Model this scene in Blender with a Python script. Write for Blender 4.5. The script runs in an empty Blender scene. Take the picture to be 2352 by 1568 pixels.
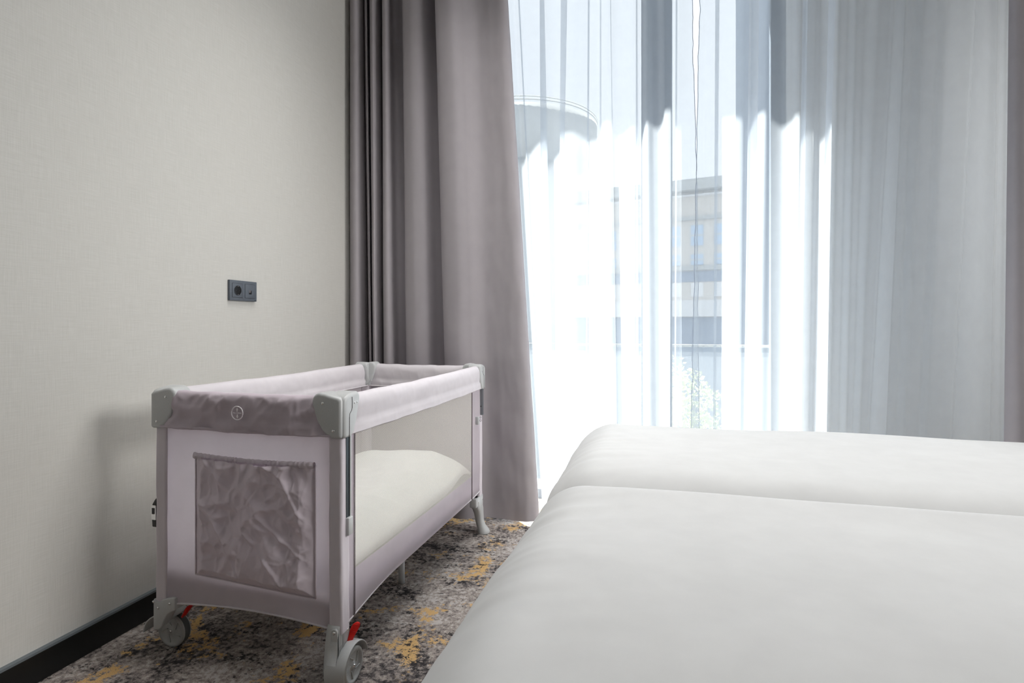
import bpy, bmesh, math, random
from mathutils import Vector, Matrix, noise
random.seed(7)
sc = bpy.context.scene
PI = math.pi
# ------------------------------------------------------------------ camera
F, PPX, HOR, EYE, YAW = 1310.0, 1176.0, 745.0, 0.974, math.radians(15.0)
CAMX = 1.66
cam_d = bpy.data.cameras.new('camera'); cam = bpy.data.objects.new('camera', cam_d)
sc.collection.objects.link(cam); sc.camera = cam
cam.location = (CAMX, 0, EYE); cam.rotation_euler = (PI/2, 0, YAW)
cam_d.sensor_width = 36; cam_d.lens = F/2352*36; cam_d.shift_y = -(784-HOR)/2352
cam_d.clip_start = 0.02; cam_d.clip_end = 400
# ------------------------------------------------------------------ light
SUN, SKY, FILL, FILL2 = 27.0, 1.52, 42.0, 14.0
w = bpy.data.worlds.new('sky'); sc.world = w; w.use_nodes = True
wb = w.node_tree.nodes['Background']; wb.inputs[0].default_value = (0.87, 0.905, 0.97, 1); wb.inputs[1].default_value = SKY
def lamp(name, kind, energy, loc, rot, size=None, color=(1,1,1)):
    d = bpy.data.lights.new(name, kind); d.energy = energy; d.color = color
    o = bpy.data.objects.new(name, d); sc.collection.objects.link(o); o.location = loc; o.rotation_euler = rot
    if size: d.shape = 'RECTANGLE'; d.size, d.size_y = size
    return o
KS, AZ = 2.2, 0.9                                   # sun: drop per metre inwards, drift to the right per metre inwards
sd = Vector((AZ, -1, -KS)).normalized()
s = lamp('sun', 'SUN', SUN, (0, 8, 10), sd.to_track_quat('-Z', 'Y').to_euler(), color=(1, .97, .92)); s.data.angle = math.radians(.55)
fill_side = lamp('fill_light', 'AREA', FILL, (4.55, 1.60, 2.5), (0, math.radians(62), 0), (1.3, 1.3), (1, .985, .96)); fill_side.data.spread = math.radians(115)  # added unseen fill from the right, brightens cot side, wall and bed
fill_top = lamp('fill_light', 'AREA', FILL2, (1.05, 1.9, 2.86), (0, 0, 0), (1.2, 1.0), (1, .985, .96)); fill_top.data.spread = math.radians(105)  # added unseen fill overhead, lifts the carpet and lower cot side
sc.view_settings.view_transform = 'Standard'; sc.view_settings.look = 'None'
sc.view_settings.gamma = 1; sc.view_settings.use_curve_mapping = False; sc.view_settings.exposure = 0.0
try:
    sc.cycles.transparent_max_bounces = 24; sc.cycles.max_bounces = 10; sc.cycles.diffuse_bounces = 6; sc.cycles.sample_clamp_indirect = 8
except Exception: pass
# ------------------------------------------------------------------ helpers
cs, sn = math.cos(YAW), math.sin(YAW)
def px2x(p, y):
    a = (p-PPX)/F
    return CAMX + y*(a*cs-sn)/(cs+a*sn)
def link(name, me, m=None, parent=None, smooth=True):
    o = bpy.data.objects.new(name, me); sc.collection.objects.link(o)
    if parent: o.parent = parent
    if m:
        me.materials.clear(); me.materials.append(m)
    if smooth:
        for p in me.polygons: p.use_smooth = True
    return o
def obj(name, bm, m=None, parent=None, smooth=True):
    me = bpy.data.meshes.new(name); bm.normal_update(); bm.to_mesh(me); bm.free()
    return link(name, me, m, parent, smooth)
def tag(o, label, cat, group=None):
    o['label'] = label; o['category'] = cat
    if group: o['group'] = group
    return o
def struct(name, bm, m, parent=None, smooth=False):
    o = obj(name, bm, m, parent, smooth)
    if not parent: o['kind'] = 'structure'
    return o
def empty(name, loc=(0,0,0), rz=0):
    o = bpy.data.objects.new(name, None); sc.collection.objects.link(o); o.location = loc; o.rotation_euler = (0,0,rz); o.empty_display_size = .05
    return o
def box(bm, a, b):
    x0,y0,z0 = a; x1,y1,z1 = b
    v = [bm.verts.new(c) for c in ((x0,y0,z0),(x1,y0,z0),(x1,y1,z0),(x0,y1,z0),(x0,y0,z1),(x1,y0,z1),(x1,y1,z1),(x0,y1,z1))]
    for f in ((3,2,1,0),(4,5,6,7),(0,1,5,4),(1,2,6,5),(2,3,7,6),(3,0,4,7)): bm.faces.new([v[i] for i in f])
    return bm
def bx(a, b): return box(bmesh.new(), a, b)
def bevel(o, wd, seg=3, ang=35):
    m = o.modifiers.new('bevel', 'BEVEL'); m.width = wd; m.segments = seg; m.limit_method = 'ANGLE'; m.angle_limit = math.radians(ang)
    return o
def grid(nu, nv, f, bm=None, closeu=False):
    bm = bm or bmesh.new()
    V = [[bm.verts.new(f(i/(nu if closeu else nu), j/nv)) for j in range(nv+1)] for i in range(nu if closeu else nu+1)]
    for i in range(nu):
        a = V[i]; b = V[(i+1) % len(V)]
        for j in range(nv): bm.faces.new((a[j], b[j], b[j+1], a[j+1]))
    return bm
def tube(pts, r, n=14, bm=None, cap=True):
    bm = bm or bmesh.new(); pts = [Vector(p) for p in pts]; rings = []
    up = Vector((0,0,1))
    for i, p in enumerate(pts):
        t = (pts[min(i+1,len(pts)-1)] - pts[max(i-1,0)]).normalized()
        ref = up if abs(t.dot(up)) < .95 else Vector((1,0,0))
        a = t.cross(ref).normalized(); b = t.cross(a)
        rr = r[i] if isinstance(r, (list, tuple)) else r
        rings.append([bm.verts.new(p + a*rr*math.cos(2*PI*k/n) + b*rr*math.sin(2*PI*k/n)) for k in range(n)])
    for i in range(len(rings)-1):
        for k in range(n): bm.faces.new((rings[i][k], rings[i+1][k], rings[i+1][(k+1)%n], rings[i][(k+1)%n]))
    if cap: bm.faces.new(rings[0]); bm.faces.new(rings[-1][::-1])
    return bm
def prism(poly, fn, t0, t1, bm=None):
    """poly: (a,b) outline; fn(a,b,t) -> xyz"""
    bm = bm or bmesh.new()
    A = [bm.verts.new(fn(a,b,t0)) for a,b in poly]; B = [bm.verts.new(fn(a,b,t1)) for a,b in poly]
    bm.faces.new(A); bm.faces.new(B[::-1]); n = len(poly)
    for i in range(n): bm.faces.new((A[i], B[i], B[(i+1)%n], A[(i+1)%n]))
    bmesh.ops.recalc_face_normals(bm, faces=bm.faces)
    return bm
def disc_solid(axis, c, r, t, n=40, bm=None, prof=None):
    """lathe about axis ('x' or 'y') through c; prof = [(radius, offset)]"""
    bm = bm or bmesh.new(); prof = prof or [(0,0),(r,0),(r,t),(0,t)]
    rings = []
    for rad, off in prof:
        row = []
        for k in range(n):
            th = 2*PI*k/n; p, q = rad*math.cos(th), rad*math.sin(th)
            co = (c[0]+off, c[1]+p, c[2]+q) if axis == 'x' else (c[0]+p, c[1]+off, c[2]+q) if axis == 'y' else (c[0]+p, c[1]+q, c[2]+off)
            row.append(bm.verts.new(co))
        rings.append(row)
    for i in range(len(rings)-1):
        for k in range(n): bm.faces.new((rings[i][k], rings[i+1][k], rings[i+1][(k+1)%n], rings[i][(k+1)%n]))
    bmesh.ops.remove_doubles(bm, verts=bm.verts, dist=1e-6)
    bmesh.ops.recalc_face_normals(bm, faces=bm.faces)
    return bm
def ns(x, y, z=0, sc_=1.0): return noise.noise(Vector((x*sc_, y*sc_, z*sc_)))
def ridge(x, y, z=0): 
    return 1-abs(noise.noise(Vector((x,y,z))))*2
def cr(P, t):
    n = len(P)-1; s_ = min(max(t,0),1)*n; i = min(int(s_), n-1); u = s_-i
    p0,p1,p2,p3 = P[max(i-1,0)],P[i],P[i+1],P[min(i+2,n)]
    return [0.5*((2*b)+(-a+c)*u+(2*a-5*b+4*c-d)*u*u+(-a+3*b-3*c+d)*u**3) for a,b,c,d in zip(p0,p1,p2,p3)]
# ------------------------------------------------------------------ materials
class M:
    def __init__(s, name):
        s.m = bpy.data.materials.new(name); s.m.use_nodes = True; s.nt = s.m.node_tree; s.N = s.nt.nodes; s.L = s.nt.links
        s.b = s.N['Principled BSDF']; s.out = s.N['Material Output']
    def n(s, t, **k):
        x = s.N.new(t)
        for a, v in k.items():
            if isinstance(a, str) and a.startswith('i_'): x.inputs[a[2:].replace('_',' ')].default_value = v
            else: setattr(x, a, v)
        return x
    def l(s, a, b): s.L.new(a, b)
    def coord(s, kind='Object', scale=(1,1,1)):
        tc = s.n('ShaderNodeTexCoord'); mp = s.n('ShaderNodeMapping'); mp.inputs['Scale'].default_value = scale
        s.l(tc.outputs[kind], mp.inputs['Vector']); return mp.outputs['Vector']
    def noise(s, vec, scale, detail=3, rough=.55, dist=0):
        x = s.n('ShaderNodeTexNoise'); x.inputs['Scale'].default_value = scale; x.inputs['Detail'].default_value = detail
        x.inputs['Roughness'].default_value = rough; x.inputs['Distortion'].default_value = dist; s.l(vec, x.inputs['Vector']); return x.outputs['Fac']
    def ramp(s, fac, stops):
        r = s.n('ShaderNodeValToRGB'); e = r.color_ramp.elements
        while len(e) > 1: e.remove(e[-1])
        e[0].position = stops[0][0]; c = stops[0][1]; e[0].color = (*c,1) if len(c)==3 else c
        for p, c in stops[1:]:
            q = e.new(p); q.color = (*c,1)
        s.l(fac, r.inputs['Fac']); return r.outputs['Color']
    def mix(s, fac, a, b, mode='MIX'):
        x = s.n('ShaderNodeMix', data_type='RGBA', blend_type=mode)
        for v, i in ((fac, 0), (a, 6), (b, 7)):
            if hasattr(v, 'is_output') or isinstance(v, bpy.types.NodeSocket): s.l(v, x.inputs[i])
            else: x.inputs[i].default_value = (*v,1) if isinstance(v, tuple) else v
        return x.outputs[2]
    def bump(s, h, strength, dist=.002, tgt=None):
        x = s.n('ShaderNodeBump'); x.inputs['Strength'].default_value = strength; x.inputs['Distance'].default_value = dist
        s.l(h, x.inputs['Height']); 
        for t in (tgt or [s.b.inputs['Normal']]): s.l(x.outputs['Normal'], t)
        return x.outputs['Normal']
def rgb(r, g, b):
    f = lambda c: ((c/255+.055)/1.055)**2.4 if c/255 > .04045 else c/255/12.92
    return (f(r), f(g), f(b))
def plain(name, col, rough=.5, metal=0, spec=.5, bump=None):
    m = M(name); m.b.inputs['Base Color'].default_value = (*col,1); m.b.inputs['Roughness'].default_value = rough
    m.b.inputs['Metallic'].default_value = metal; m.b.inputs['Specular IOR Level'].default_value = spec
    v = m.coord(); h = m.noise(v, bump[0] if bump else 60, 3); 
    c = m.mix(m.ramp(h, [(.3,(0,0,0)),(.7,(1,1,1))]), tuple(x*.96 for x in col), tuple(min(1,x*1.04) for x in col)); m.l(c, m.b.inputs['Base Color'])
    if bump: m.bump(h, bump[1], bump[2])
    return m.m
def cloth(name, col, trans=.3, alpha=0.0, weave=900, bstr=.15, tint=None, sheen=0, wr=None):
    """woven cloth: diffuse + translucent (+ open weave = transparent share)"""
    m = M(name); v = m.coord()
    d = m.n('ShaderNodeBsdfDiffuse'); t = m.n('ShaderNodeBsdfTranslucent')
    var = m.ramp(m.noise(v, 14, 4), [(.3,(.95,.95,.95)),(.7,(1,1,1))])
    c = m.mix(1.0, col, var, 'MULTIPLY'); c2 = m.mix(1.0, tint or col, var, 'MULTIPLY')
    m.l(c, d.inputs['Color']); m.l(c2, t.inputs['Color'])
    wv = m.noise(v, weave, 1); m.bump(wv, bstr, .0006, [d.inputs['Normal'], t.inputs['Normal']])
    mx = m.n('ShaderNodeMixShader'); mx.inputs[0].default_value = trans; m.l(d.outputs[0], mx.inputs[1]); m.l(t.outputs[0], mx.inputs[2])
    last = mx.outputs[0]
    if sheen:
        g = m.n('ShaderNodeBsdfGlossy'); g.inputs['Roughness'].default_value = .55; g.inputs['Color'].default_value = (*col,1)
        m3 = m.n('ShaderNodeMixShader'); m3.inputs[0].default_value = sheen; m.l(last, m3.inputs[1]); m.l(g.outputs[0], m3.inputs[2]); last = m3.outputs[0]
    if alpha:
        tr = m.n('ShaderNodeBsdfTransparent'); m2 = m.n('ShaderNodeMixShader'); m2.inputs[0].default_value = alpha
        m.l(last, m2.inputs[1]); m.l(tr.outputs[0], m2.inputs[2]); last = m2.outputs[0]
    m.l(last, m.out.inputs['Surface']); return m.m

COT = rgb(229, 221, 229)
m_cot = cloth('cot_fabric', COT, .62, weave=700)
m_rail = cloth('cot_rail_fabric', rgb(224,219,224), .12, weave=700)
m_front_rail = cloth('cot_front_rail_fabric', rgb(204,193,202), .10, weave=700)  # front rail and its piping, darker cloth tone than the other rails
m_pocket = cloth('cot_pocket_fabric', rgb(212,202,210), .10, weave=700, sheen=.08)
m_legc = cloth('cot_leg_cover_fabric', rgb(224,217,224), .08, weave=700)
m_sheer = cloth('sheer_voile', (.73,.78,.84), .78, alpha=.55, weave=1200, bstr=.05)
m_hem = cloth('voile_hem', (.66,.71,.79), .5)
m_curt = cloth('blackout_fabric', rgb(170,165,169), .02, weave=800, sheen=.10)
m_white = cloth('white_cotton', (.725,.73,.735), .05, weave=1500, bstr=.08)
m_white2 = cloth('cot_bedding_cotton', (.84,.85,.83), .05, weave=1200, bstr=.1)
m_plastic = plain('grey_plastic', rgb(190,192,193), .38, bump=(500,.06,.0004))
m_plast2 = plain('wheel_plastic', rgb(182,184,184), .45)
m_tread = plain('caster_tread', rgb(95,97,97), .6)
m_chrome = plain('chrome_rivet', (.8,.8,.8), .18, 1)
m_alu = plain('grey_metal_slide', rgb(128,132,136), .35, .6)
m_slot = plain('slot_dark_metal', rgb(70,78,84), .4, .5)
m_red = plain('red_brake_plastic', (.72,.012,.008), .35)
m_dark = plain('dark_plastic', rgb(40,42,42), .4)
m_thread = plain('dark_stitching', rgb(95,82,88), .8)
m_print = plain('grey_print', rgb(250,246,250), .7)
m_black = plain('black_baseboard', (.004,.0045,.005), .32, bump=(40,.02,.001))
m_trimtop = plain('grey_trim_strip', rgb(120,128,134), .4, .4)
m_blue = plain('blue_grey_paint', rgb(232,234,234), .8)
m_white_paint = plain('white_paint', (.82,.82,.80), .8)
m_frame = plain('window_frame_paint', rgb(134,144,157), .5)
m_socket = plain('anthracite_plastic', rgb(92,99,108), .45)
m_sock_dark = plain('socket_black', (.008,.009,.01), .3)
m_bedbase = plain('bed_base_upholstery', rgb(95,92,92), .9, bump=(400,.4,.001))
# mesh fabric with real open holes
def mesh_fabric():
    m = M('cot_mesh_fabric'); v = m.coord('Generated'); tc = m.n('ShaderNodeTexCoord'); mp = m.n('ShaderNodeMapping')
    m.l(tc.outputs['Object'], mp.inputs['Vector'])
    sep = m.n('ShaderNodeSeparateXYZ'); m.l(mp.outputs['Vector'], sep.inputs[0])
    def math_(op, a, b=None):
        x = m.n('ShaderNodeMath', operation=op)
        for i, q in enumerate((a, b)):
            if q is None: continue
            if isinstance(q, (int, float)): x.inputs[i].default_value = q
            else: m.l(q, x.inputs[i])
        return x.outputs[0]
    k = 2*PI/.0042
    u = math_('ADD', sep.outputs[1], math_('MULTIPLY', sep.outputs[2], .8)); w_ = math_('SUBTRACT', sep.outputs[1], math_('MULTIPLY', sep.outputs[2], .8))
    a = math_('SINE', math_('MULTIPLY', u, k)); b = math_('SINE', math_('MULTIPLY', w_, k))
    hole = math_('GREATER_THAN', math_('ADD', math_('MULTIPLY', a, b), math_('MULTIPLY', a, .45)), -.10)
    fac = math_('ADD', math_('MULTIPLY', hole, .72), .05)
    d = m.n('ShaderNodeBsdfDiffuse'); d.inputs['Color'].default_value = (*rgb(242,239,231),1)
    t = m.n('ShaderNodeBsdfTranslucent'); t.inputs['Color'].default_value = (*rgb(242,239,231),1)
    mx = m.n('ShaderNodeMixShader'); mx.inputs[0].default_value = .35; m.l(d.outputs[0], mx.inputs[1]); m.l(t.outputs[0], mx.inputs[2])
    tr = m.n('ShaderNodeBsdfTransparent'); m2 = m.n('ShaderNodeMixShader'); m.l(fac, m2.inputs[0]); m.l(mx.outputs[0], m2.inputs[1]); m.l(tr.outputs[0], m2.inputs[2])
    m.l(m2.outputs[0], m.out.inputs['Surface']); return m.m
m_mesh = mesh_fabric()
def glass():
    m = M('clear_glass'); tr = m.n('ShaderNodeBsdfTransparent'); tr.inputs['Color'].default_value = (.96,.98,.98,1)
    g = m.n('ShaderNodeBsdfGlossy'); g.inputs['Roughness'].default_value = .02
    mx = m.n('ShaderNodeMixShader'); mx.inputs[0].default_value = .05; m.l(tr.outputs[0], mx.inputs[1]); m.l(g.outputs[0], mx.inputs[2]); m.l(mx.outputs[0], m.out.inputs['Surface']); return m.m
m_glass = glass()
def frosted():
    m = M('milky_glass'); tr = m.n('ShaderNodeBsdfTransparent'); tr.inputs['Color'].default_value = (.93,.96,.97,1)
    g = m.n('ShaderNodeBsdfTranslucent'); g.inputs['Color'].default_value = (.9,.93,.95,1)
    mx = m.n('ShaderNodeMixShader'); mx.inputs[0].default_value = .10; m.l(tr.outputs[0], mx.inputs[1]); m.l(g.outputs[0], mx.inputs[2]); m.l(mx.outputs[0], m.out.inputs['Surface']); return m.m
m_bal = frosted()
def wallpaper():
    m = M('woven_wallpaper'); v1 = m.coord('Object', (1,420,14)); v2 = m.coord('Object', (1,14,420)); v0 = m.coord('Object')
    a = m.noise(v1, 1, 2); b = m.noise(v2, 1, 2); big = m.noise(v0, 1.2, 3)
    h = m.mix(.5, a, b)
    c = m.ramp(h, [(.3, rgb(197,196,191)), (.7, rgb(211,210,206))])
    c = m.mix(m.ramp(big, [(.35,(0,0,0)),(.65,(.25,.25,.25))]), c, rgb(204,202,197))
    m.l(c, m.b.inputs['Base Color']); m.b.inputs['Roughness'].default_value = .85; m.b.inputs['Specular IOR Level'].default_value = .2
    m.bump(h, .35, .0012); return m.m
m_wall = wallpaper()
def carpet():
    m = M('distressed_carpet'); v = m.coord('Object')
    vs = m.coord('Object', (1,1,1))
    big = m.noise(v, 2.6, 3, .5); mid = m.noise(v, 11, 6, .72, .4); fine = m.noise(v, 60, 4, .7); pile = m.noise(v, 420, 2, .6)
    mm = m.mix(.42, mid, big); mm = m.mix(.42, mm, fine)
    base = m.ramp(mm, [(.39, rgb(44,44,47)), (.445, rgb(106,100,100)), (.483, rgb(165,155,151)), (.525, rgb(194,182,174)), (.565, rgb(226,220,217))])
    sp = m.mix(.42, m.noise(v, 46, 6, .75), m.noise(v, 7, 3)); spk = m.ramp(sp, [(.425,(1,1,1)),(.465,(0,0,0))])
    c = m.mix(spk, base, rgb(58,55,58))
    mp = m.n('ShaderNodeMapping'); tc = m.n('ShaderNodeTexCoord'); m.l(tc.outputs['Object'], mp.inputs['Vector']); mp.inputs['Location'].default_value = (3.3,1.7,0)
    oc = m.mix(.45, m.noise(mp.outputs[0], 6.5, 2, .5), m.noise(v, 46, 5, .8)); om = m.ramp(oc, [(.555,(0,0,0)),(.585,(1,1,1))])
    c = m.mix(om, c, rgb(244,202,140))
    c = m.mix(m.ramp(pile, [(.25,(.5,.5,.5)),(.75,(0,0,0))]), c, (.08,.075,.072))
    m.l(c, m.b.inputs['Base Color']); m.b.inputs['Roughness'].default_value = 1; m.b.inputs['Specular IOR Level'].default_value = .05
    h = m.mix(.5, pile, fine); m.bump(h, .9, .006); return m.m
m_carpet = carpet()
# ------------------------------------------------------------------ room shell
RX, BY, CZ, WY = 4.90, -3.6, 2.90, 3.10     # right wall, back wall, ceiling, inner face of window wall
struct('floor', bx((-.12,BY-.12,-.08),(RX+.12,3.42,0)), m_carpet)
struct('ceiling', bx((-.12,BY-.12,CZ),(RX+.12,WY,CZ+.1)), m_white_paint)
struct('wall_left', bx((-.12,BY,0),(0,WY,CZ)), m_wall)
struct('wall_right', bx((RX,BY,0),(RX+.12,WY,CZ)), m_wall)
struct('wall_back', bx((-.12,BY-.12,0),(RX+.12,BY,CZ)), m_wall)
OX0, OX1 = .35, 2.25
b = bmesh.new(); box(b, (-.12,WY,0), (OX0,WY+.32,3.5)); box(b, (OX1,WY,0), (RX+.12,WY+.32,3.5)); struct('wall_window', b, m_blue)
# window: frame with a broad centre post, panes
MX0, MX1 = px2x(1473,WY+.06), px2x(1544,WY+.06)
b = bmesh.new(); fy0, fy1 = WY+.04, WY+.09
box(b, (OX0,fy0,0),(OX0+.06,fy1,3.3)); box(b, (OX1-.07,fy0,0),(OX1,fy1,3.3)); box(b, (MX0,fy0,0),(MX1,fy1,3.3)); box(b, (OX0,fy0,0.0),(OX1,fy1,.05)); box(b,(OX0,fy0,3.24),(OX1,fy1,3.3))
wf = struct('window_1', b, m_frame); bevel(wf, .004, 2)
for x0, x1 in ((OX0+.06,MX0),(MX1,OX1-.07)):
    o = obj('pane', bx((x0,fy0+.02,.05),(x1,fy0+.03,3.24)), m_glass, wf, False)
# overhanging slab above, its edge draws the shadow line on the voile
YO = 3.75; ZO = 1.955+(YO-2.93)*KS
struct('trim_1', bx((-2,WY+.32,ZO),(6,YO,ZO+.25)), m_white_paint)
struct('trim_2', bx((-.12,WY+.001,3.3),(RX+.12,WY+.32,ZO+.25)), m_white_paint)
# baseboard
b = bx((0,BY,0),(.014,WY,.080)); bb = struct('baseboard_left', b, m_black); bevel(bb, .002, 2)
obj('cap_strip', bx((0,BY,.080),(.015,WY,.0865)), m_trimtop, bb, False)
struct('baseboard_right', bx((RX-.014,BY,0),(RX,WY,.0865)), m_black)
# ------------------------------------------------------------------ double socket
def socket():
    y0, y1, z0, z1 = px2y(520), px2y(587), 1.068, 1.152
    t = empty('wall_socket', (0,(y0+y1)/2,1.11)); hw = .0765; hh = .0405
    tag(t, 'anthracite double wall socket with power outlet and network jack on the pale wall', 'socket')
    f = obj('frame', bx((0,-hw,-hh),(.011,hw,hh)), m_socket, t); bevel(f, .0015, 2)
    for s_, nm in ((-1,'outlet_insert'),(1,'network_insert')):
        c = s_*.0355
        g = obj('gap', bx((.0105,c-.0288,-.0288),(.0114,c+.0288,.0288)), m_sock_dark, f, False)
        q = obj(nm, bx((.0105,c-.0278,-.0278),(.0122,c+.0278,.0278)), m_socket, t); bevel(q, .0006, 2)
        if s_ < 0:
            b = disc_solid('x', (.0126,c,0), .0195, .0, prof=[(0,-.0002),(.0195,-.0002),(.0195,.0),(.0185,.0001),(0,.0001)])
            w_ = obj('well', b, m_sock_dark, q)
            rim = [(.0128+.0003, c+.020*math.cos(a*PI/20), .020*math.sin(a*PI/20)) for a in range(41)]
            obj('rim', tube(rim, .0007, 6, cap=False), m_socket, q)
            for zz in (.0165,-.0165): obj('earth_clip', bx((.0127,c-.002,zz-.0012),(.0145,c+.002,zz+.0012)), m_chrome, q, False)
            obj('pin_hole', disc_solid('x', (.0128,c-.009,0), .0022, .0004), m_dark, q)
            obj('pin_hole', disc_solid('x', (.0128,c+.009,0), .0022, .0004), m_dark, q)
        else:
            obj('jack', bx((.0122,c-.007,-.012),(.0128,c+.008,.004)), m_sock_dark, q, False)
            obj('jack_contacts', prism([(-.008,.004),(.005,.004),(.001,-.004),(-.004,-.007),(-.008,-.004)], lambda a,b_,t_: (t_,c+a,b_), .0128, .0136), m_chrome, q, False)
    obj('maker_mark', bx((.0110,.062,-.0375),(.0113,.071,-.0350)), m_slot, f, False)
def px2y(p):
    a = (p-PPX)/F; Z = CAMX/(sn-a*cs); return Z*(cs+a*sn)
socket()
# ------------------------------------------------------------------ curtains
def hang(name, nodes, z0, z1, zt, zb, nu, nv, m, extra=None, parent=None, hem_at=None):
    """nodes: (px at height zt, px at height zb, depth y)"""
    P = [(px2x(a,y), px2x(b_,y), y) for a,b_,y in nodes]
    def f(i, j):
        xt, xb, y = cr(P, i); z = z0+(z1-z0)*j; k = (z-zb)/(zt-zb)
        x = xb+(xt-xb)*k
        p = Vector((x, y, z))
        if extra: p += extra(i, j, p)
        return p
    o = obj(name, grid(nu, nv, f), m, parent)
    if hem_at is not None: obj('hem', tube([f(hem_at, k/90) for k in range(91)], .0018, 6), m_hem, o)
    return o
def ex_grey(i, j, p):
    d = Vector((0,0,0)); edge = max(0, (i-.80)/.2); low = max(0, 1-(p.z)/2.0)
    d.y += .010*edge*low*ns(p.x*9, p.z*7, 3) + .004*ns(p.x*6, p.z*2, 1)
    d.y += .004*edge*ns(p.x*30, p.z*18, 5)
    d.z += (.014*(ns(p.x*7, 0, 9)+.2) if j < .001 else 0)
    return d
grey = [(788,790,2.84),(796,797,2.84),(803,803,2.80),(804.5,805,2.74),(811,812,2.715),(822,826,2.73),(836,842,2.80),(838,851,2.85),(833,848,2.80),(834,849,2.895),(840,853,2.75),(845,858,2.77),(846,858,2.895),(851,860,2.73),(862,868,2.73),(874,880,2.79),(880,886,2.85),(878,882,2.80),(878,884,2.73),(884,892,2.71),(893,906,2.735),(902,922,2.815),(916,946,2.83),(930,952,2.80),(925,938,2.765),(928,938,2.725),(945,960,2.695),(970,990,2.715),(992,1012,2.79),(1006,1034,2.82),(1004,1036,2.78),(1000,1029,2.72),(1008,1038,2.67),(1035,1062,2.652),(1062,1090,2.672),(1095,1125,2.705),(1125,1165,2.70),(1150,1205,2.69),(1164,1228,2.705),(1168,1237,2.735),(1160,1232,2.76)]
o = hang('blackout_curtain', grey, .014, 2.895, 2.55, .10, 620, 90, m_curt, ex_grey)
tag(o, 'heavy grey mauve blackout curtain hanging left of the window behind the travel cot', 'curtain')
rg = [(2360,2352,2.72),(2326,2316,2.76),(2318,2306,2.72),(2335,2325,2.66),(2370,2360,2.64),(2400,2395,2.70),(2430,2430,2.64),(2480,2480,2.70),(2520,2520,2.66)]
o = hang('blackout_curtain', rg, .014, 2.895, 2.40, .50, 120, 30, m_curt)
tag(o, 'grey mauve blackout curtain cut off at the right edge of the picture', 'curtain')
def yz(py): return 2.93+((EYE+(HOR-py)*.00221)-1.955)/KS
def ex_sheer(i, j, p):
    return Vector((0, .0035*ns(p.x*20, p.z*.8, 2), 0))
sl = [(1130,1200,2.93),(1150,1214,yz(330)),(1168,1226,yz(350)),(1180,1233,yz(380)),(1193,1238,yz(355)),(1196,1240,yz(350)),(1193,1238,yz(345)),(1203,1240,yz(352)),(1222,1243,yz(335)),(1246,1262,yz(315)),(1251,1270,yz(330)),(1243,1252,yz(352)),(1240,1244,yz(372)),(1250,1252,yz(388)),(1272,1266,yz(375)),(1296,1278,yz(345)),(1302,1285,yz(325)),(1292,1284,yz(312)),(1288,1281,yz(306)),(1300,1290,yz(300)),(1320,1310,yz(297)),(1340,1335,yz(312)),(1353,1347,yz(323)),(1353.5,1348,yz(330)),(1350,1345,yz(335)),(1358,1356,yz(328)),(1374,1378,yz(322)),(1381,1382,yz(305)),(1378,1377,yz(296)),(1386,1388,yz(282)),(1396,1400,yz(276)),(1403.5,1416,yz(286)),(1402,1415,yz(302)),(1410,1420,yz(318)),(1428,1436,yz(320)),(1448,1448,yz(303)),(1459,1460,yz(300)),(1464,1467,yz(322)),(1460.5,1460,yz(345)),(1466,1466,yz(355)),(1472,1476,yz(345)),(1480,1482,yz(300)),(1487,1492,yz(286)),(1500,1508,yz(302)),(1512,1520,yz(305)),(1521,1527,yz(285)),(1525,1531,yz(262)),(1535,1538,yz(256)),(1545,1541,yz(262)),(1552,1548,yz(290)),(1556,1552,yz(300)),(1552,1549,yz(306)),(1562,1560,yz(312)),(1578,1580,yz(306)),(1588,1596,yz(300)),(1590.5,1600,yz(298))]
sr = [(1607,1588,yz(300)),(1611,1596,yz(306)),(1622,1612,yz(312)),(1638,1626,yz(300)),(1650,1640,yz(290)),(1652,1644,yz(300)),(1643,1638,yz(312)),(1648,1645,yz(306)),(1662,1660,yz(298)),(1690,1680,yz(296)),(1708,1700,yz(303)),(1722,1712,yz(330)),(1735,1728,yz(350)),(1744,1730,yz(385)),(1728,1716,yz(395)),(1722,1708,yz(360)),(1735,1712,yz(320)),(1746,1722,yz(296)),(1762,1745,yz(288)),(1776,1765,yz(310)),(1798,1790,yz(330)),(1818,1812,yz(318)),(1832,1826,yz(302)),(1844,1836,yz(310)),(1856,1840,yz(360)),(1853,1832,yz(385)),(1845,1828,yz(372)),(1858,1840,yz(352)),(1874,1856,yz(350)),(1888,1868,yz(372)),(1906,1880,yz(360)),(1920,1888,yz(330)),(1916,1884,yz(395)),(1905,1878,yz(430)),(1925,1902,2.93),(1950,1926,2.895),(1968,1944,2.915),(1992,1958,2.885),(2020,1975,2.905),(2048,1990,2.875),(2064,2001,2.860),(2078,2030,2.935),(2086,2038,2.945),(2104,2056,2.905),(2128,2078,2.925),(2158,2108,2.885),(2178,2130,2.905),(2215,2160,2.87),(2240,2183,2.865),(2250,2192,2.850),(2270,2230,2.905),(2290,2270,2.965),(2297,2278,2.955),(2302,2286,2.92),(2318,2302,2.90),(2345,2325,2.93),(2390,2375,2.90),(2440,2430,yz(420))]
def ex_l(i, j, p):
    d = ex_sheer(i, j, p)
    if i > .97: d.x += (i-.97)/.03*(.006*ns(1, p.z*9, 4)+.003*ns(3,p.z*30,1))
    if i > .97 and p.z < 2.35: d.x += .012*(i-.97)/.03*min(1,(2.35-p.z)/.6)
    return d
def ex_r(i, j, p):
    d = ex_sheer(i, j, p)
    if i < .02: d.x += (1-i/.02)*(.006*ns(2, p.z*9, 8)+.003*ns(5,p.z*30,1))
    return d
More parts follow.
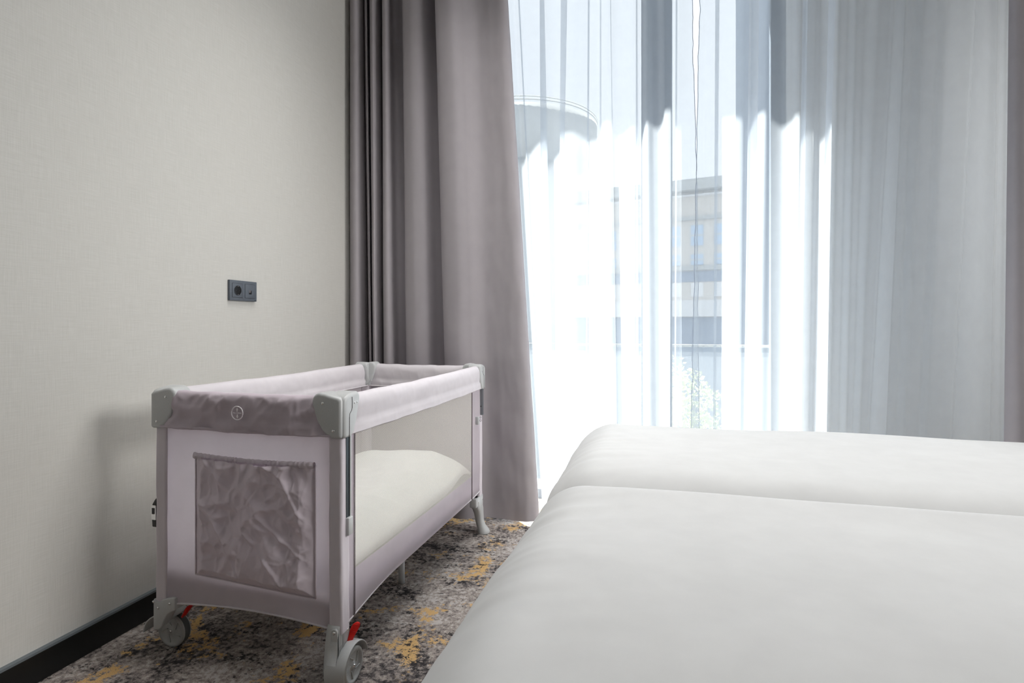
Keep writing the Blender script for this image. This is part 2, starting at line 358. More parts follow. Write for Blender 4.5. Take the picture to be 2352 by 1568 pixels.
o = hang('sheer_curtain', sl, .01, 2.895, 2.55, .50, 760, 40, m_sheer, ex_l, hem_at=1)
tag(o, 'white sheer voile panel, sunlit, next to the wide grey curtain behind the cot', 'curtain', 'white sheer voile panels')
o = hang('sheer_curtain', sr, .01, 2.895, 2.55, .50, 860, 40, m_sheer, ex_r, hem_at=0)
tag(o, 'white sheer voile panel behind the bed, its right half in grey shade', 'curtain', 'white sheer voile panels')
# ------------------------------------------------------------------ bed
BX0, BX1, BY0, BY1, SEAM, TOP = 1.355, 3.45, .40, 2.27, 1.335, .60
bed = empty('bed', (2.4,1.33,0)); tag(bed, 'low double bed with its foot end towards the travel cot, under two white duvets', 'bed')
def loc(o): o.location = -Vector(bed.location); return o
o = loc(obj('base', bx((BX0+.06,BY0+.06,.05),(BX1,BY1-.06,.30)), m_bedbase, bed)); bevel(o, .02)
o = loc(obj('mattress', bx((BX0+.06,BY0+.06,.30),(BX1,BY1-.06,.475)), m_white, bed)); bevel(o, .05, 4)
for x in (BX0+.15, BX1-.15):
    for y in (BY0+.15, BY1-.15): loc(obj('leg', tube([(x,y,0),(x,y,.06)], .025), m_dark, bed))
o = loc(obj('headboard', bx((BX1,BY0-.05,.1),(BX1+.09,BY1+.05,1.15)), m_bedbase, bed)); bevel(o, .03)
def duvet(y0, y1, far, label):
    r = .14
    def edge(o_, r_): return r_*math.sin(min(o_/r_, PI/2)), r_*(1-math.cos(min(o_/r_, PI/2))) + max(0, o_-r_*PI/2)
    nx, ny = 230, 130
    Lx, ox = BX1-.02-(BX0+r), r*PI/2+.20
    bm = bmesh.new(); V = []
    for i in range(nx+1):
        row = []
        sx = ox*(1-i/nx*1.0) ; 
        # sample denser near the foot edge
        s_ = (i/nx)**1.35*(Lx+ox)
        X = BX0+r+ (s_-ox)
        for j in range(ny+1):
            t = j/ny
            if far: lo, hi = y0, y1-r+ox; Y = lo+(hi-lo)*t
            else:   lo, hi = y0+r-ox, y1; Y = lo+(hi-lo)*t
            vx = max(0, BX0+r-X); vy = max(0, Y-(y1-r)) if far else max(0, y0+r-Y)
            l = math.hypot(vx, vy)
            if l > 1e-9:
                h, dz = edge(l, r); x = min(max(X,BX0+r),9)-h*vx/l; y = (min(Y,y1-r)+h*vy/l) if far else (max(Y,y0+r)-h*vy/l); z = TOP-dz
                if dz > r: 
                    fl = (dz-r); x -= .10*fl*vx/l; y += (.1 if far else -.1)*fl*vy/l
            else: x, y, z, dz = X, Y, TOP, 0
            wtop = max(0, 1-dz/.25)
            # soft puffiness and long wrinkles
            q = .010*ns(x*1.4, y*2.2, 1) + .004*ns(x*2.2+y*2, y*6, 5) + .0009*ns(x*5, y*20, 2)
            mid = (y-(y0+y1)/2)/((y1-y0)/2)
            q += .012*(1-min(1,mid*mid))
            fx = 1/(1+math.exp((x-2.75)/.22))
            if far:
                d = y-y0
                q += -(.008+.074*fx)*math.exp(-(d/.080)**2) - .006*math.exp(-(d/.2)**2)
            else:
                d = y1-y
                q += .010*math.exp(-(d/.10)**2) - (.050 if True else 0)*max(0,1-d/.035)**2.2
                # gathers near the foot edge
            gx = math.exp(-((x-BX0-.06)/.16)**2)
            q += gx*.006*ns(x*3+y*2, y*24-x*9, 7)
            sy = -.02*math.exp(-((y-y1)/.5)**2) if far else 0
            z += q*wtop
            if dz > 0: x += (1-wtop)*0 + min(1,dz/.1)*(.010*ns(y*5, z*4, 3)+.006*ns(y*17, z*3, 8)+sy)
            row.append(bm.verts.new((x, y, z)))
        V.append(row)
    for i in range(nx):
        for j in range(ny): bm.faces.new((V[i][j], V[i+1][j], V[i+1][j+1], V[i][j+1]))
    bmesh.ops.recalc_face_normals(bm, faces=bm.faces)
    o = obj('duvet', bm, m_white)
    md = o.modifiers.new('thickness', 'SOLIDIFY'); md.thickness = .03; md.offset = -1 
    tag(o, label, 'duvet'); return o
duvet(SEAM, BY1, True, 'plain white duvet on the half of the bed next to the window')
duvet(BY0, SEAM-.006, False, 'plain white duvet on the nearest half of the bed, overlapping the crease')
# ------------------------------------------------------------------ travel cot
CX0, CY0, W, L, H = .217, 1.345, .615, 1.208, .78
cot = empty('travel_cot', (CX0, CY0, 0))
tag(cot, 'mauve grey folding travel cot with mesh sides standing between the wall and the bed', 'travel cot')
RB = .675                                   # lower edge of the padded rails
def P(name, bm, m, smooth=True, parent=cot): return obj(name, bm, m, parent, smooth)
# posts with fabric sleeves
def post(u, v, su, sv):
    cx, cy = u-su*.0, v-sv*.0
    p = P('post', tube([(cx+su*.017,cy+sv*.017,.10),(cx+su*.017,cy+sv*.017,.74)], .0125), m_plastic)
    # sleeve: rounded L-shaped tube open at the inner corner
    def f(i, j):
        a = i*2*PI; rr = .023
        x = cx+su*.020 + rr*max(-.86,min(.86,1.15*math.cos(a)))*1; y = cy+sv*.020 + rr*max(-.86,min(.86,1.15*math.sin(a)))
        z = (.150 if (su,sv)!=(1,-1) else .150)+ j*(RB+.03-.15)
        q = .0012*ns(i*9, z*14, u*5+v)
        return Vector((x+q, y+q, z))
    P('leg_sleeve', grid(28, 40, f, closeu=True), m_legc)
corners = {'A':(0,0,1,1),'B':(W,0,-1,1),'C':(W,L,-1,-1),'D':(0,L,1,-1)}
for k, (u,v,su,sv) in corners.items(): post(u,v,su,sv)
# padded top rails: closed profile swept along the edge
prof = [(-.003,RB+.004),(-.002,RB+.03),(-.006,RB+.06),(-.006,RB+.085),(.002,RB+.102),(.016,RB+.108),(.032,RB+.103),(.041,RB+.088),(.042,RB+.06),(.036,RB+.03),(.033,RB+.004),(.028,RB),(.004,RB)]
def railcover(a, b_, inward, wr, seed, hump=0):
    a = Vector(a); b_ = Vector(b_); inw = Vector(inward); n = 160; m_ = 44
    pp = prof+[prof[0]]
    def f(i, j):
        d, z = cr([(p[0],p[1]) for p in pp], i)
        p = a.lerp(b_, j)
        e = min(j,1-j)*(b_-a).length; tp = max(0, 1-e/.05)
        xx = j*(b_-a).length
        vd = noise.voronoi(Vector((xx*9+z*8*math.sin(seed*3), z*13, seed)))[0]; vd2 = noise.voronoi(Vector((xx*21-z*9, z*26, seed+4)))[0]
        k = wr*(1.5*vd[0] + .6*vd2[0] + .4*ns(xx*14, z*20, seed) + .30*max(0,1-(vd[1]-vd[0])/.16) + .15*max(0,1-(vd2[1]-vd2[0])/.2) - .9)*(1-tp)
        z2 = z - .004*math.sin(j*PI) - hump*math.sin(j*PI*1.0)*0 + (.003*ns(j*9,seed,6) if z > RB+.09 else .0025*ns(j*11,seed,0) if z < RB+.01 else 0)
        d = d + (.006*tp if d < .02 else -.004*tp); q = p + inw*d; out = -inw if d < .02 else inw
        q = q + out*k
        if z < RB+.03: q = q - inw*.004*(1 if d<.02 else -1)
        q.z = z2
        return q
    return grid(m_, n, f, closeu=False)
rc = .028
P('front_rail_cover', railcover((rc,-.004,0),(W-rc,-.004,0),(0,1,0),.0100,1.3), m_front_rail)
P('side_rail_cover', railcover((W+.004,rc,0),(W+.004,L-rc,0),(-1,0,0),.0022,2.1), m_rail)
P('side_rail_cover', railcover((-.004,L-rc,0),(-.004,rc,0),(1,0,0),.0022,4.4), m_rail)
P('rear_rail_cover', railcover((W-rc,L+.004,0),(rc,L+.004,0),(0,-1,0),.0028,5.2), m_rail)
# hem pipings under the rails and along the lower edges
def piping(pts, r=.0022, m=m_rail): return P('piping', tube(pts, r, 8), m)
N_ = 40
piping([(rc+(W-2*rc)*k/N_, -.010, RB+.004+.002*ns(k*.3,1,1)) for k in range(N_+1)], .0035, m_front_rail)
piping([(W+.006, rc+(L-2*rc)*k/N_, RB+.003) for k in range(N_+1)], .0018)
piping([(.040, rc+(L-2*rc)*k/N_, RB+.002) for k in range(N_+1)], .0025)
piping([(rc+(W-2*rc)*k/N_, L-.042, RB+.002) for k in range(N_+1)], .0025)
def arch_f(t): return .157+.020*math.sin(t*PI)
def arch_s(t): return .160+.037*min(1,t/.30)**.6 if t < .3 else .197
def arch_s(t):
    k = min(1, t/.28); return .162+.035*math.sin(k*PI/2)+(.006*max(0,(t-.9)/.1) )
def panel_x(v, fn, bulge, u0=.03, u1=W-.03, top=RB+.02):
    def f(i, j):
        u = u0+(u1-u0)*i; zb = fn(u/W); z = zb+(top-zb)*j
        sg = -1 if v < L/2 else 1
        return Vector((u, v+sg*bulge*math.sin(i*PI)*math.sin(min(1,j*1.6)*PI)+sg*.0015*ns(u*7,z*7,v), z))
    return grid(60, 60, f)
P('front_panel', panel_x(.004, arch_f, .004), m_cot)
P('rear_panel', panel_x(L-.004, arch_f, .004), m_cot)
piping([(.03+(W-.06)*k/N_, .003, arch_f((.03+(W-.06)*k/N_)/W)) for k in range(N_+1)], .0028)
piping([(.03+(W-.06)*k/N_, L-.003, arch_f((.03+(W-.06)*k/N_)/W)) for k in range(N_+1)], .0028)
MV0, MV1, MZ = .064, 1.055, .300
for u, sg in ((W-.002,1),(.002,-1)):
    def side(v0, v1, z0f, z1f, nu=24, nv=16):
        def f(i, j):
            v = v0+(v1-v0)*i; a, b_ = z0f(v), z1f(v); z = a+(b_-a)*j
            return Vector((u+sg*.0012*ns(v*9, z*9, sg)+sg*.003*math.sin(max(0,min(1,v/L))*PI), v, z))
        return grid(nu, nv, f)
    lo = lambda v: arch_s(v/L); hi = lambda v: RB+.02; md = lambda v: MZ
    P('side_fabric_strip', side(.028, MV0, lo, hi), m_cot)
    P('side_fabric_strip', side(MV1, L-.028, lo, hi), m_cot)
    P('side_lower_band', side(MV0, MV1, lo, md, 60, 10), m_cot)
    P('mesh_window', side(MV0, MV1, md, hi, 60, 20), m_mesh)
    piping([(u, .03+(L-.06)*k/N_, arch_s((.03+(L-.06)*k/N_)/L)) for k in range(N_+1)], .0028)
    for v in (MV0, MV1):
        for dv, rr in ((-.003,.0011),(.002,.0009)):
            P('zip_seam', tube([(u+sg*.0022+sg*.003*math.sin(v/L*PI), v+dv, arch_s(v/L)+(RB-arch_s(v/L))*k/20) for k in range(21)], rr, 6), m_thread)
# pocket
def pocket():
    u0,u1,z0t,zb0,zb1 = .150,.540,.600,.262,.240
    def f(i, j):
        u = u0+(u1-u0)*i; zb = zb0+(zb1-zb0)*i; zt = z0t-.006*math.sin(i*PI)-.004*i; z = zb+(zt-zb)*j
        e = min(i,1-i,j*1.2)*2; e = min(1, e*5); 
        wx, wz = .02*ns(u*7,z*7,1), .02*ns(u*7,z*7,8)
        U, Z_ = u+wx, z+wz
        rr = .034*noise.voronoi(Vector((U*8+Z_*5, Z_*5-U*2, 3.1)))[0][0] + .019*noise.voronoi(Vector((U*17-Z_*9, Z_*12+U*4, 1.7)))[0][0] + .007*noise.voronoi(Vector((U*36+Z_*10, Z_*30, 5.5)))[0][0] - .012
        f9 = noise.voronoi(Vector((U*9+Z_*7, Z_*5.5-U*3, 7.7)))[0]; f20 = noise.voronoi(Vector((U*19-Z_*8, Z_*13+U*9, 2.2)))[0]
        rr += .0065*max(0,1-(f9[1]-f9[0])/.16) + .0032*max(0,1-(f20[1]-f20[0])/.2)
        rr += .006*math.sin(i*PI)*(1-j*.6)
        fan = .003*math.sin(i*60+2*ns(i*8,j*3,2))*max(0,(j-.80)/.2) 
        return Vector((u, -.004-e*max(0,.8*rr+.003)-fan*1.0, z))
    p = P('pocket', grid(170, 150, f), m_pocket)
    def band(i, j):                       # gathered elastic band
        u = u0+(u1-u0)*i; zt = z0t-.006*math.sin(i*PI)-.004*i; a = j*2*PI
        g = .0019*math.sin(i*150+9*ns(i*9,1,1)+.8*math.sin(a))*(.6+.8*abs(ns(i*23,4,4)))
        return Vector((u+.001*math.sin(a*2+i*90), -.012-(.0075+g)*math.cos(a)*.8, zt+.002+(.009+.5*g)*math.sin(a)))
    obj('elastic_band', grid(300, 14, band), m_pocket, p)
    for pts in ([(u0,-.006,zb0),(u0,-.006,z0t)], [(u1,-.006,zb1),(u1,-.006,z0t-.004)], [(u0,-.006,zb0),(u1,-.006,zb1)]):
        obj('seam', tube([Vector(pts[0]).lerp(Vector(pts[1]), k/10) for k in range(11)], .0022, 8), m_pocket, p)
pocket()
# emblem on the front rail
def emblem():
    c = Vector((.300, -.0175, .729)); 
    e = P('emblem', tube([c+Vector((.0185*math.cos(a*PI/24)+.0, 0,   .0185*math.sin(a*PI/24))) for a in range(49)], .0013, 8, cap=False), m_print)
    for s_ in (1,-1):
        pl = [(-.0011,.004),(-.0011,.009),(-.0034,.009),(0,.0145),(.0034,.009),(.0011,.009),(.0011,.004)]
        obj('arrow', prism([(a, s_*b_) for a,b_ in pl], lambda a,b_,t: (c.x+a-.0005*s_, c.y+t, c.z+b_), -.0006, .0006), m_print, e, False)
    cu = bpy.data.curves.new('t','FONT'); cu.body = 'PULL-CORNERS'; cu.size = .0040; cu.align_x = 'CENTER'; cu.align_y = 'CENTER'; cu.extrude = .0003
    to = bpy.data.objects.new('t', cu); me = to.to_mesh().copy(); to.to_mesh_clear()
    bpy.data.objects.remove(to)
    o = link('lettering', me, m_print, e, False); o.location = c; o.rotation_euler = (PI/2,0,0)
emblem()
# plastic corner caps
def arc(cx, cz, r, a0, a1, n=8): return [(cx+r*math.cos(math.radians(a0+(a1-a0)*k/n)), cz+r*math.sin(math.radians(a0+(a1-a0)*k/n))) for k in range(n+1)]
lobe = [(0,.672),(0,.772)] + [(.010,.781),(.030,.785)] + [(.05,.790)] + arc(.066,.768,.024,95,-8,8) + [(.084,.742),(.074,.715),(.060,.692),(.046,.680),(.03,.672)]
lobe_s = [(0,.672),(0,.772),(.010,.782),(.030,.788)] + arc(.062,.774,.018,110,-15,7) + [(.074,.75),(.064,.715),(.052,.688),(.044,.676),(.03,.672)]
for key, (u,v,su,sv) in corners.items():
    t = .056
    def cap(dx):
        bm = bmesh.new()
        prism(lobe, lambda a,b_,q: (u+su*(a-.006), v+sv*(q-.013), b_), 0, t+.007, bm)
        prism(lobe_s, lambda a,b_,q: (u+su*(q-.013), v+sv*(a-.006), b_), 0, t+.007, bm)
        return bm
    c = P('corner_cap', cap(0), m_plastic); bevel(c, .009, 4, 50)
    # seam line and rivets on outer and inner faces
    def rivet(x, y, z, ax, r=.0036):
        sgn = 1
        b = bmesh.new(); bmesh.ops.create_uvsphere(b, u_segments=12, v_segments=8, radius=r)
        for w_ in b.verts:
            w_.co[0 if ax=='x' else 1] *= .55; w_.co += Vector((x,y,z))
        obj('rivet', b, m_chrome, c)
    fy = v-sv*.0135; fx = u-su*.0135
    rivet(u+su*.050, fy, .765, 'y'); 
    rivet(u+su*.018, fy, .693, 'y')
    rivet(fx, v+sv*.042, .762, 'x', .003); rivet(fx, v+sv*.055, .763, 'x', .003)
    iy = v+sv*(t-.0075); ix = u+su*(t-.0075)
    rivet(u+su*.066, iy, .770, 'y', .0028); rivet(ix, v+sv*.066, .770, 'x', .0028); rivet(u+su*.062, iy, .700, 'y', .004)
    sl_ = [(.029,.779),(.030,.770),(.030,.750),(.026,.742),(.0185,.736),(.0165,.725),(.016,.676)]
    obj('seam_groove', tube([(fx+su*.0002, v+sv*a, z) for a,z in sl_], .0009, 6), m_dark, c)
# slides beside the posts on the two long sides
for (u,v,su,sv), zb in ((corners['B'],.455),(corners['C'],.555)):
    y0 = v+sv*.020; y1 = v+sv*(.034 if v < 1 else .036)
    a, b_ = sorted((y0,y1)); x0 = u-.004
    if v > 1:
        y0 = v-.086; y1 = v-.092
    q = P('latch_slide', bx((x0,a,zb),(x0+(.006 if v < 1 else .016),b_,RB)), m_slot if v < 1 else m_alu, False)
    a2, b2 = sorted((y1, y1+sv*.006)); 
    if v < 1: obj('side_channel', bx((x0,min(a2,y0-.012 if v>1 else a2),zb),(x0+.010,max(b2,y0),RB)) if False else bx((x0,a2,zb),(x0+.009,b2,RB)), m_plastic, q, False)
    s_ = P('latch_stop', bx((x0-.001,min(y0,y1+sv*.006)-.001,zb-.048 if v<1 else zb-.035),(x0+(.014 if v < 1 else .018),max(y0,y1+sv*.006)+.001,zb)), m_plastic); bevel(s_, .0025, 2)
    if v > 1:
        obj('slide_hole', disc_solid('y', (x0+.008, a-.0006, zb+.040), .0028, .0008), m_sock_dark, q)
        for zz, rr in ((zb-.024,.0042),(zb-.011,.0034)):
            obj('embossed_mark', tube([(x0+.009+rr*math.cos(k*PI/8), a-.0085, zz+rr*math.sin(k*PI/8)) for k in range(17)], .0008, 6), m_slot, s_)
# buckle hanging on the wall side
bk = P('buckle', prism([(-.0,.47),(-.018,.455),(-.028,.44),(-.030,.40),(-.028,.372),(-.012,.372),(-.010,.40),(-.012,.432),(.0,.445)], lambda a,b_,q: (a-.002, .016+q, b_), 0, .014), m_dark); bevel(bk, .003, 2)
obj('metal_bar', bx((-.030,.0135,.395),(-.014,.016,.438)), m_chrome, bk, False)
obj('eye_hole', bx((-.027,.0125,.412),(-.018,.0135,.430)), m_sock_dark, bk, False)
# base board, bedding inside
P('base_board', bx((.008,.009,.215),(W-.008,L-.009,.262)), m_white2)
q = empty('cot_duvet', (CX0+W/2, CY0+L/2+.02, .262)); 
bpy.data.objects.remove(q)
def bedding():
    hx, hy = .268, .555
    def f(i, j):
        a, b_ = i*2-1, j*2-1
        x = hx*a; y = hy*b_
        ex = (1-abs(a)**3.2)**.55 if abs(a) < 1 else 0; ey = (1-abs(b_)**6)**.5 if abs(b_) < 1 else 0
        prof_ = ex*ey
        h = .125*prof_*(.80+.34*math.exp(-((b_-.55)/.30)**2)+.10*math.exp(-((b_+.2)/.4)**2)) + .010*ns(x*8, y*6, 2)*prof_ + .006*ridge(x*9+y*4, y*7-x*5, 4)*prof_ + .012*max(0,ridge(x*5-y*6, y*3, 9)-.5)*prof_
        h += .03*max(0,a)*math.exp(-((b_-.8)/.2)**2)
        pinch = 1 - .05*(1-abs(b_))*0
        return Vector((x*pinch, y, h))
    bm = grid(70, 110, f)
    base = [(v.co.copy()) for v in bm.verts]
    o = obj('cot_duvet', bm, m_white2); o.location = (CX0+W/2, CY0+L/2, .275)
    md = o.modifiers.new('thickness', 'SOLIDIFY'); md.thickness = .012; md.offset = -1
    tag(o, 'puffy white duvet lying on the base inside the travel cot, seen through the mesh', 'duvet')
bedding()
# base tubes and middle legs
cxm, cym = W/2, L/2
for key, (u,v,su,sv) in corners.items():
    P('base_tube', tube([(u+su*.035,v+sv*.03,.158),(cxm-su*.06,cym-sv*.08,.150)], .0085), m_plastic)
P('cross_tube', tube([(cxm-.19,cym+.02,.150),(cxm+.19,cym+.02,.150)], .009), m_plastic)
for u in (cxm-.177, cxm+.177):
    P('middle_leg', tube([(u,cym+.02,.16),(u,cym+.02,.02),(u,cym+.02,.0)], [.0115,.012,.0125]), m_plastic)
# feet at the window end
for key in 'CD':
    u,v,su,sv = corners[key]; o_ = -su
    secs = [(.178,0,-.012,.022,.036),(.13,.0,-.012,.022,.036),(.115,.002,-.004,.021,.031),(.09,.004,.002,.019,.025),(.06,.006,.006,.018,.022),(.035,.012,.010,.021,.024),(.018,.020,.014,.026,.028),(.004,.024,.014,.028,.032),(0,.024,.014,.027,.031)]
    bm = bmesh.new(); rows = []
    for z, dx, dy, rx, ry in secs:
        row = []
        for k in range(24):
            a = 2*PI*k/24; cc, ss = math.cos(a), math.sin(a); e = .6 if z > .05 else .9
            row.append(bm.verts.new((u+su*.016+o_*dx+rx*math.copysign(abs(cc)**e,cc), v+sv*.018-sv*dy+ry*math.copysign(abs(ss)**e,ss), z)))
        rows.append(row)
    for i in range(len(rows)-1):
        for k in range(24): bm.faces.new((rows[i][k],rows[i+1][k],rows[i+1][(k+1)%24],rows[i][(k+1)%24]))
    bm.faces.new(rows[0]); bm.faces.new(rows[-1][::-1]); bmesh.ops.recalc_face_normals(bm, faces=bm.faces)
    ft = P('foot', bm, m_plastic)
    br = obj('tube_bracket', bx((u+su*.0,min(v+sv*.03,v+sv*.085),.135),(u+su*.035,max(v+sv*.03,v+sv*.085),.178)), m_plastic, ft); bevel(br, .006, 3)
    for vv, zz in ((v+sv*.015,.160),(v+sv*.060,.158)):
        b = bmesh.new(); bmesh.ops.create_uvsphere(b, u_segments=12, v_segments=8, radius=.004)
        for w_ in b.verts: w_.co.x *= .5; w_.co += Vector((u-su*.006 if vv==v+sv*.015 else u-su*.0005,vv,zz))
        obj('rivet', b, m_chrome, ft)
# casters at the near end
def fender(c, r, axis, t0, t1, a0, a1, th=.003, bm=None):
    bm = bm or bmesh.new(); n = 28
    def pt(rad, a, t):
        p, q_ = rad*math.cos(a), rad*math.sin(a)
        return (c[0]+t, c[1]+p, c[2]+q_) if axis == 'x' else (c[0]+p, c[1]+t, c[2]+q_)
    A = [math.radians(a0+(a1-a0)*k/n) for k in range(n+1)]
    ring = [[bm.verts.new(pt(rad, a, t)) for rad, t in ((r,t0),(r,t1),(r-th,t1),(r-th,t0))] for a in A]
    for i in range(n):
        for k in range(4): bm.faces.new((ring[i][k],ring[i+1][k],ring[i+1][(k+1)%4],ring[i][(k+1)%4]))
    bm.faces.new(ring[0]); bm.faces.new(ring[-1][::-1]); bmesh.ops.recalc_face_normals(bm, faces=bm.faces)
    return bm
def wheel(c, r, axis, t, side, parent):
    s_ = side
    pr = [(0,0),(r*.16,0),(r*.2,.003),(r*.72,.003),(r*.78,-.001),(r*.86,-.002),(r*.97,.0),(r,.004),(r,t-.004),(r*.97,t),(0,t)]
    w_ = P('caster_wheel', disc_solid(axis, c, r, t, 48, prof=[(a, s_*b_) for a,b_ in pr]), m_plast2, parent=parent)
    obj('tread', disc_solid(axis, c, r, t, 48, prof=[(r*.995,s_*.004),(r*1.02,s_*.006),(r*1.02,s_*(t-.006)),(r*.995,s_*(t-.004))]), m_tread, w_)
    hub = disc_solid(axis, c, .005, .004, 16, prof=[(0,-s_*.004),(.003,-s_*.0035),(.0048,-s_*.001),(.005,s_*.002)])
    obj('axle_rivet', hub, m_chrome, w_)
    # curved recesses shown as raised arcs
    for k in range(5):
        a0 = k*2*PI/5+.3; pts = []
        for q_ in range(9):
            rr = r*(.30+.42*q_/8); a = a0+.55*math.sin(q_/8*PI/2)
            p, z = rr*math.cos(a), rr*math.sin(a)
            pts.append((c[0]+s_*.002, c[1]+p, c[2]+z) if axis == 'x' else (c[0]+p, c[1]+s_*.002, c[2]+z))
        obj('spoke_rib', tube(pts, .0016, 6), m_plast2, w_)
    return w_
# near caster at the bed side
hB = P('caster_housing', fender((W+.002,.038,.050), .064, 'x', -.040, .020, 200, 12, .0035), m_plastic)
bmx = bmesh.new(); prism(arc(.038,.050,.062,180,75,12)+[(.046,.118),(.046,.150),(.038,.172),(.0,.172),(-.006,.16),(-.014,.12)], lambda a,b_,q: (W-.042+q, a, b_), 0, .036, bmx)
obj('housing_block', bmx, m_plastic, hB); bevel(hB, .0015, 2)
pl = P('post_shoe', prism(arc(W-.016,.158,.010,0,180,8)+[(W-.026,.075),(W-.006,.075)], lambda a,b_,q: (a, q, b_), -.011, -.004), m_plastic); bevel(pl, .0015, 2)
for co, ax in (((W-.016,-.0115,.158),'y'),((W+.001,.028,.150),'x')):
    b = bmesh.new(); bmesh.ops.create_uvsphere(b, u_segments=12, v_segments=8, radius=.0045)
    for w_ in b.verts: w_.co[1 if ax=='y' else 0] *= .5; w_.co += Vector(co)
    obj('rivet', b, m_chrome, pl)
wheel((W+.014,.038,.050), .049, 'x', .026, -1, cot)
# red brake lever
def lever(base, tip, wdir, name='brake_lever'):
    base, tip, wdir = Vector(base), Vector(tip), Vector(wdir); d = (tip-base); n_ = d.cross(wdir).normalized()
    pl_ = [(-.0075,0),(-.0085,.35),(-.0115,.62),(-.0120,.80),(-.0085,.94),(0,1),(.0085,.94),(.0120,.80),(.0115,.62),(.0085,.35),(.0075,0)]
    o = P(name, prism(pl_, lambda a,b_,q: base+wdir*a+d*b_+n_*q, -.003, .003), m_red); bevel(o, .0015, 2)
    for k in range(5):
        c = base+d*(.56+.08*k); obj('grip_ridge', tube([c-wdir*.009+n_*.0032, c+wdir*.009+n_*.0032], .0009, 6), m_red, o)
        obj('grip_ridge', tube([c-wdir*.009-n_*.0032, c+wdir*.009-n_*.0032], .0009, 6), m_red, o)
lever((W-.004,.040,.106),(W+.010,.062,.156),Vector((.75,.66,0)).normalized())
# near caster at the wall side: faces the room
pa = [(-.004,.172),(.004,.165),(.018,.163),(.026,.172),(.050,.180),(.066,.184),(.074,.182),(.074,.148),(.060,.142),(.046,.132),(.034,.112),(.026,.094),(.014,.084),(-.004,.082)]
hA = P('caster_housing', prism(pa, lambda a,b_,q: (a+.002, q, b_), -.006, .030), m_plastic); bevel(hA, .003, 2)
obj('wheel_cover', fender((-.002,.046,.050), .062, 'y', -.030, .045, 175, 60, .004), m_plastic, hA)
for co in ((.016,-.0065,.148),(.058,-.0065,.165),(-.001,-.0065,.164)):
    b = bmesh.new(); bmesh.ops.create_uvsphere(b, u_segments=12, v_segments=8, radius=.004)
    for w_ in b.verts: w_.co.y *= .5; w_.co += Vector(co)
    obj('rivet', b, m_chrome, hA)
wheel((.004,.050,.050), .049, 'y', .028, 1, cot)
lever((.050,.05,.10),(.072,.055,.135),Vector((0,1,0)))
# ------------------------------------------------------------------ outside
m_asph = plain('asphalt', rgb(110,112,115), .9); m_fac = plain('grey_facade_stone', rgb(222,216,208), .9); m_facw = plain('facade_window_glass', rgb(185,208,232), .2)
m_facd = plain('facade_recess', rgb(150,162,180), .8); m_conc = plain('pale_concrete', rgb(190,192,190), .85); m_leaf = plain('yellow_green_leaf', rgb(205,208,150), .8)
m_bark = plain('tree_bark', rgb(90,80,70), .9); m_ledge = plain('white_ledge', rgb(235,235,235), .8)
GZ = -8.0
struct('ground', bx((-60,WY+.6,GZ-.2),(80,140,GZ)), m_asph)
def at(p, py, Z):
    X = (p-PPX)/F*Z; rx = X*cs-Z*sn; ry = X*sn+Z*cs
    return Vector((CAMX+rx, ry, EYE+(HOR-py)/F*Z))
# balcony glass outside the window
bal = empty('glass_balustrade', (1.4,3.7,0)); tag(bal, 'glass balcony balustrade with a thin rail outside the window', 'balustrade')
obj('glass_panel', bx((-2.0,-.006,-.25),(1.6,.006,.835)), m_bal, bal, False)
obj('hand_rail', bx((-2.0,-.02,.835),(1.6,.02,.85)), m_conc, bal, False)
struct('trim_3', bx((-.6,WY+.32,-.35),(3.2,3.82,-.08)), m_asph)
# facade building
pL, pR = at(1250, 500, 46.0), at(1860, 500, 37.5)
dirv = (pR-pL); dirv.z = 0; Lf = dirv.length; ang = math.atan2(dirv.y, dirv.x)
fb = empty('apartment_building', (pL.x, pL.y, GZ), ang); tag(fb, 'grey stone building with rows of tall windows seen through the gap in the sheer', 'building')
hz = lambda py, p=1600: at(p, py, 41.2).z-GZ
HT = hz(428)
obj('walls', bx((0,0,0),(Lf,14,HT)), m_fac, fb, False)
obj('cornice', bx((-.4,-.9,HT-.5),(Lf+.4,14,HT+.25)), m_conc, fb, False)
obj('ledge', bx((0,-.35,hz(455)),(Lf,0,hz(451))), m_ledge, fb, False)
obj('string_course', bx((0,-.25,hz(508)),(Lf,0,hz(500))), m_conc, fb, False)
obj('string_course', bx((0,-.25,hz(622)),(Lf,0,hz(612))), m_conc, fb, False)
obj('recessed_band', bx((0,-.05,hz(648)),(Lf,.1,hz(624))), m_facd, fb, False)
obj('plinth_ledge', bx((0,-.5,hz(727)),(Lf,0,hz(690))), m_ledge, fb, False)
obj('shop_front', bx((0,-.06,0),(Lf,.1,hz(729))), m_facd, fb, False)
nW = 12
for r_, (a, b_) in enumerate(((566,520),(610,586),(682,650))):
    for k in range(nW):
        x = (k+.5)*Lf/nW; wn = obj('window', bx((x-.42,-.08,hz(a)),(x+.42,.05,hz(b_))), m_facw if r_ < 2 else m_ledge, fb, False)
        if r_ < 2: obj('window_bar', bx((x-.42,-.12,hz((a+b_)/2)-.05),(x+.42,-.08,hz((a+b_)/2)+.05)), m_fac, wn, False)
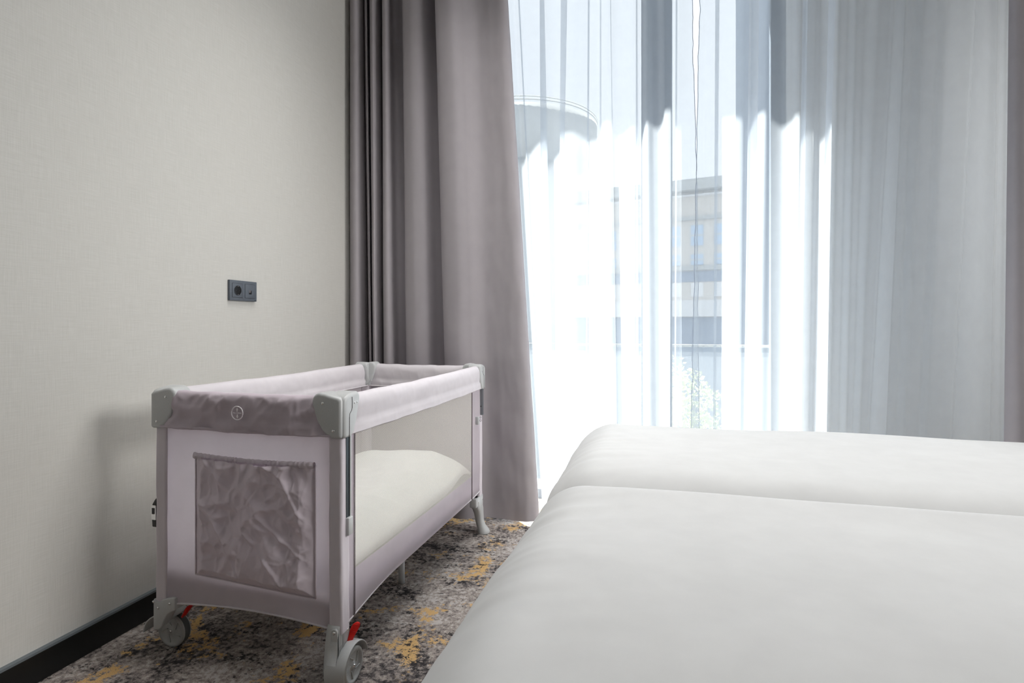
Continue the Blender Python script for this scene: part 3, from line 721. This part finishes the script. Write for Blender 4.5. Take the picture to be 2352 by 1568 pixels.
# round building
rc_ = at(1196, 300, 40); rb = empty('round_tower', (rc_.x, rc_.y, GZ)); tag(rb, 'pale building with a round overhanging top storey and roof railing beyond the sheer', 'building')
zt = at(1196,300,40).z*0+EYE+(HOR-301)/F*40-GZ; zb_ = EYE+10.9-GZ
R_ = 5.3
obj('top_storey', disc_solid('z', (0,0,0), R_, 1, 64, prof=[(0,zb_),(R_-.5,zb_),(R_,zb_+.5),(R_,zt),(R_-.3,zt),(R_-.3,zt-.3),(0,zt-.3)]), m_conc, rb)
obj('stem', disc_solid('z', (0,0,0), 3, 1, 48, prof=[(0,0),(2.9,0),(2.9,zb_+.1),(0,zb_+.1)]), m_conc, rb)
for dz in (.16,.34): obj('railing', tube([(R_*math.cos(k*PI/32),R_*math.sin(k*PI/32),zt+dz) for k in range(65)], .045, 6, cap=False), m_conc, rb)
# tree
tp = at(1560, 830, 16); tr_ = empty('street_tree', (tp.x, tp.y, GZ)); tag(tr_, 'yellow green leafy street tree below the window', 'tree')
th = tp.z-GZ
obj('trunk', tube([(0,0,0),(.05,0,th*.5),(0,.05,th*.8)], [.16,.12,.06]), m_bark, tr_)
bm = bmesh.new()
for k in range(2600):
    a, z, rr = random.random()*2*PI, random.uniform(-1,1), random.random()**.35
    q_ = math.sqrt(1-z*z)*rr; wob = 1+.3*ns(math.cos(a)*2, math.sin(a)*2, z*2)
    c = Vector((math.cos(a)*q_*1.3*wob, math.sin(a)*q_*1.3*wob, th-1.7+z*1.7*rr*wob)); d1 = Vector((random.gauss(0,1),random.gauss(0,1),random.gauss(0,1))).normalized(); d2 = d1.orthogonal().normalized()
    s_ = .07; bm.faces.new([bm.verts.new(c+d1*s_), bm.verts.new(c+d2*s_*.5), bm.verts.new(c-d1*s_), bm.verts.new(c-d2*s_*.5)])
obj('foliage', bm, m_leaf, tr_, False)

# neighbouring facade at the right, in shade
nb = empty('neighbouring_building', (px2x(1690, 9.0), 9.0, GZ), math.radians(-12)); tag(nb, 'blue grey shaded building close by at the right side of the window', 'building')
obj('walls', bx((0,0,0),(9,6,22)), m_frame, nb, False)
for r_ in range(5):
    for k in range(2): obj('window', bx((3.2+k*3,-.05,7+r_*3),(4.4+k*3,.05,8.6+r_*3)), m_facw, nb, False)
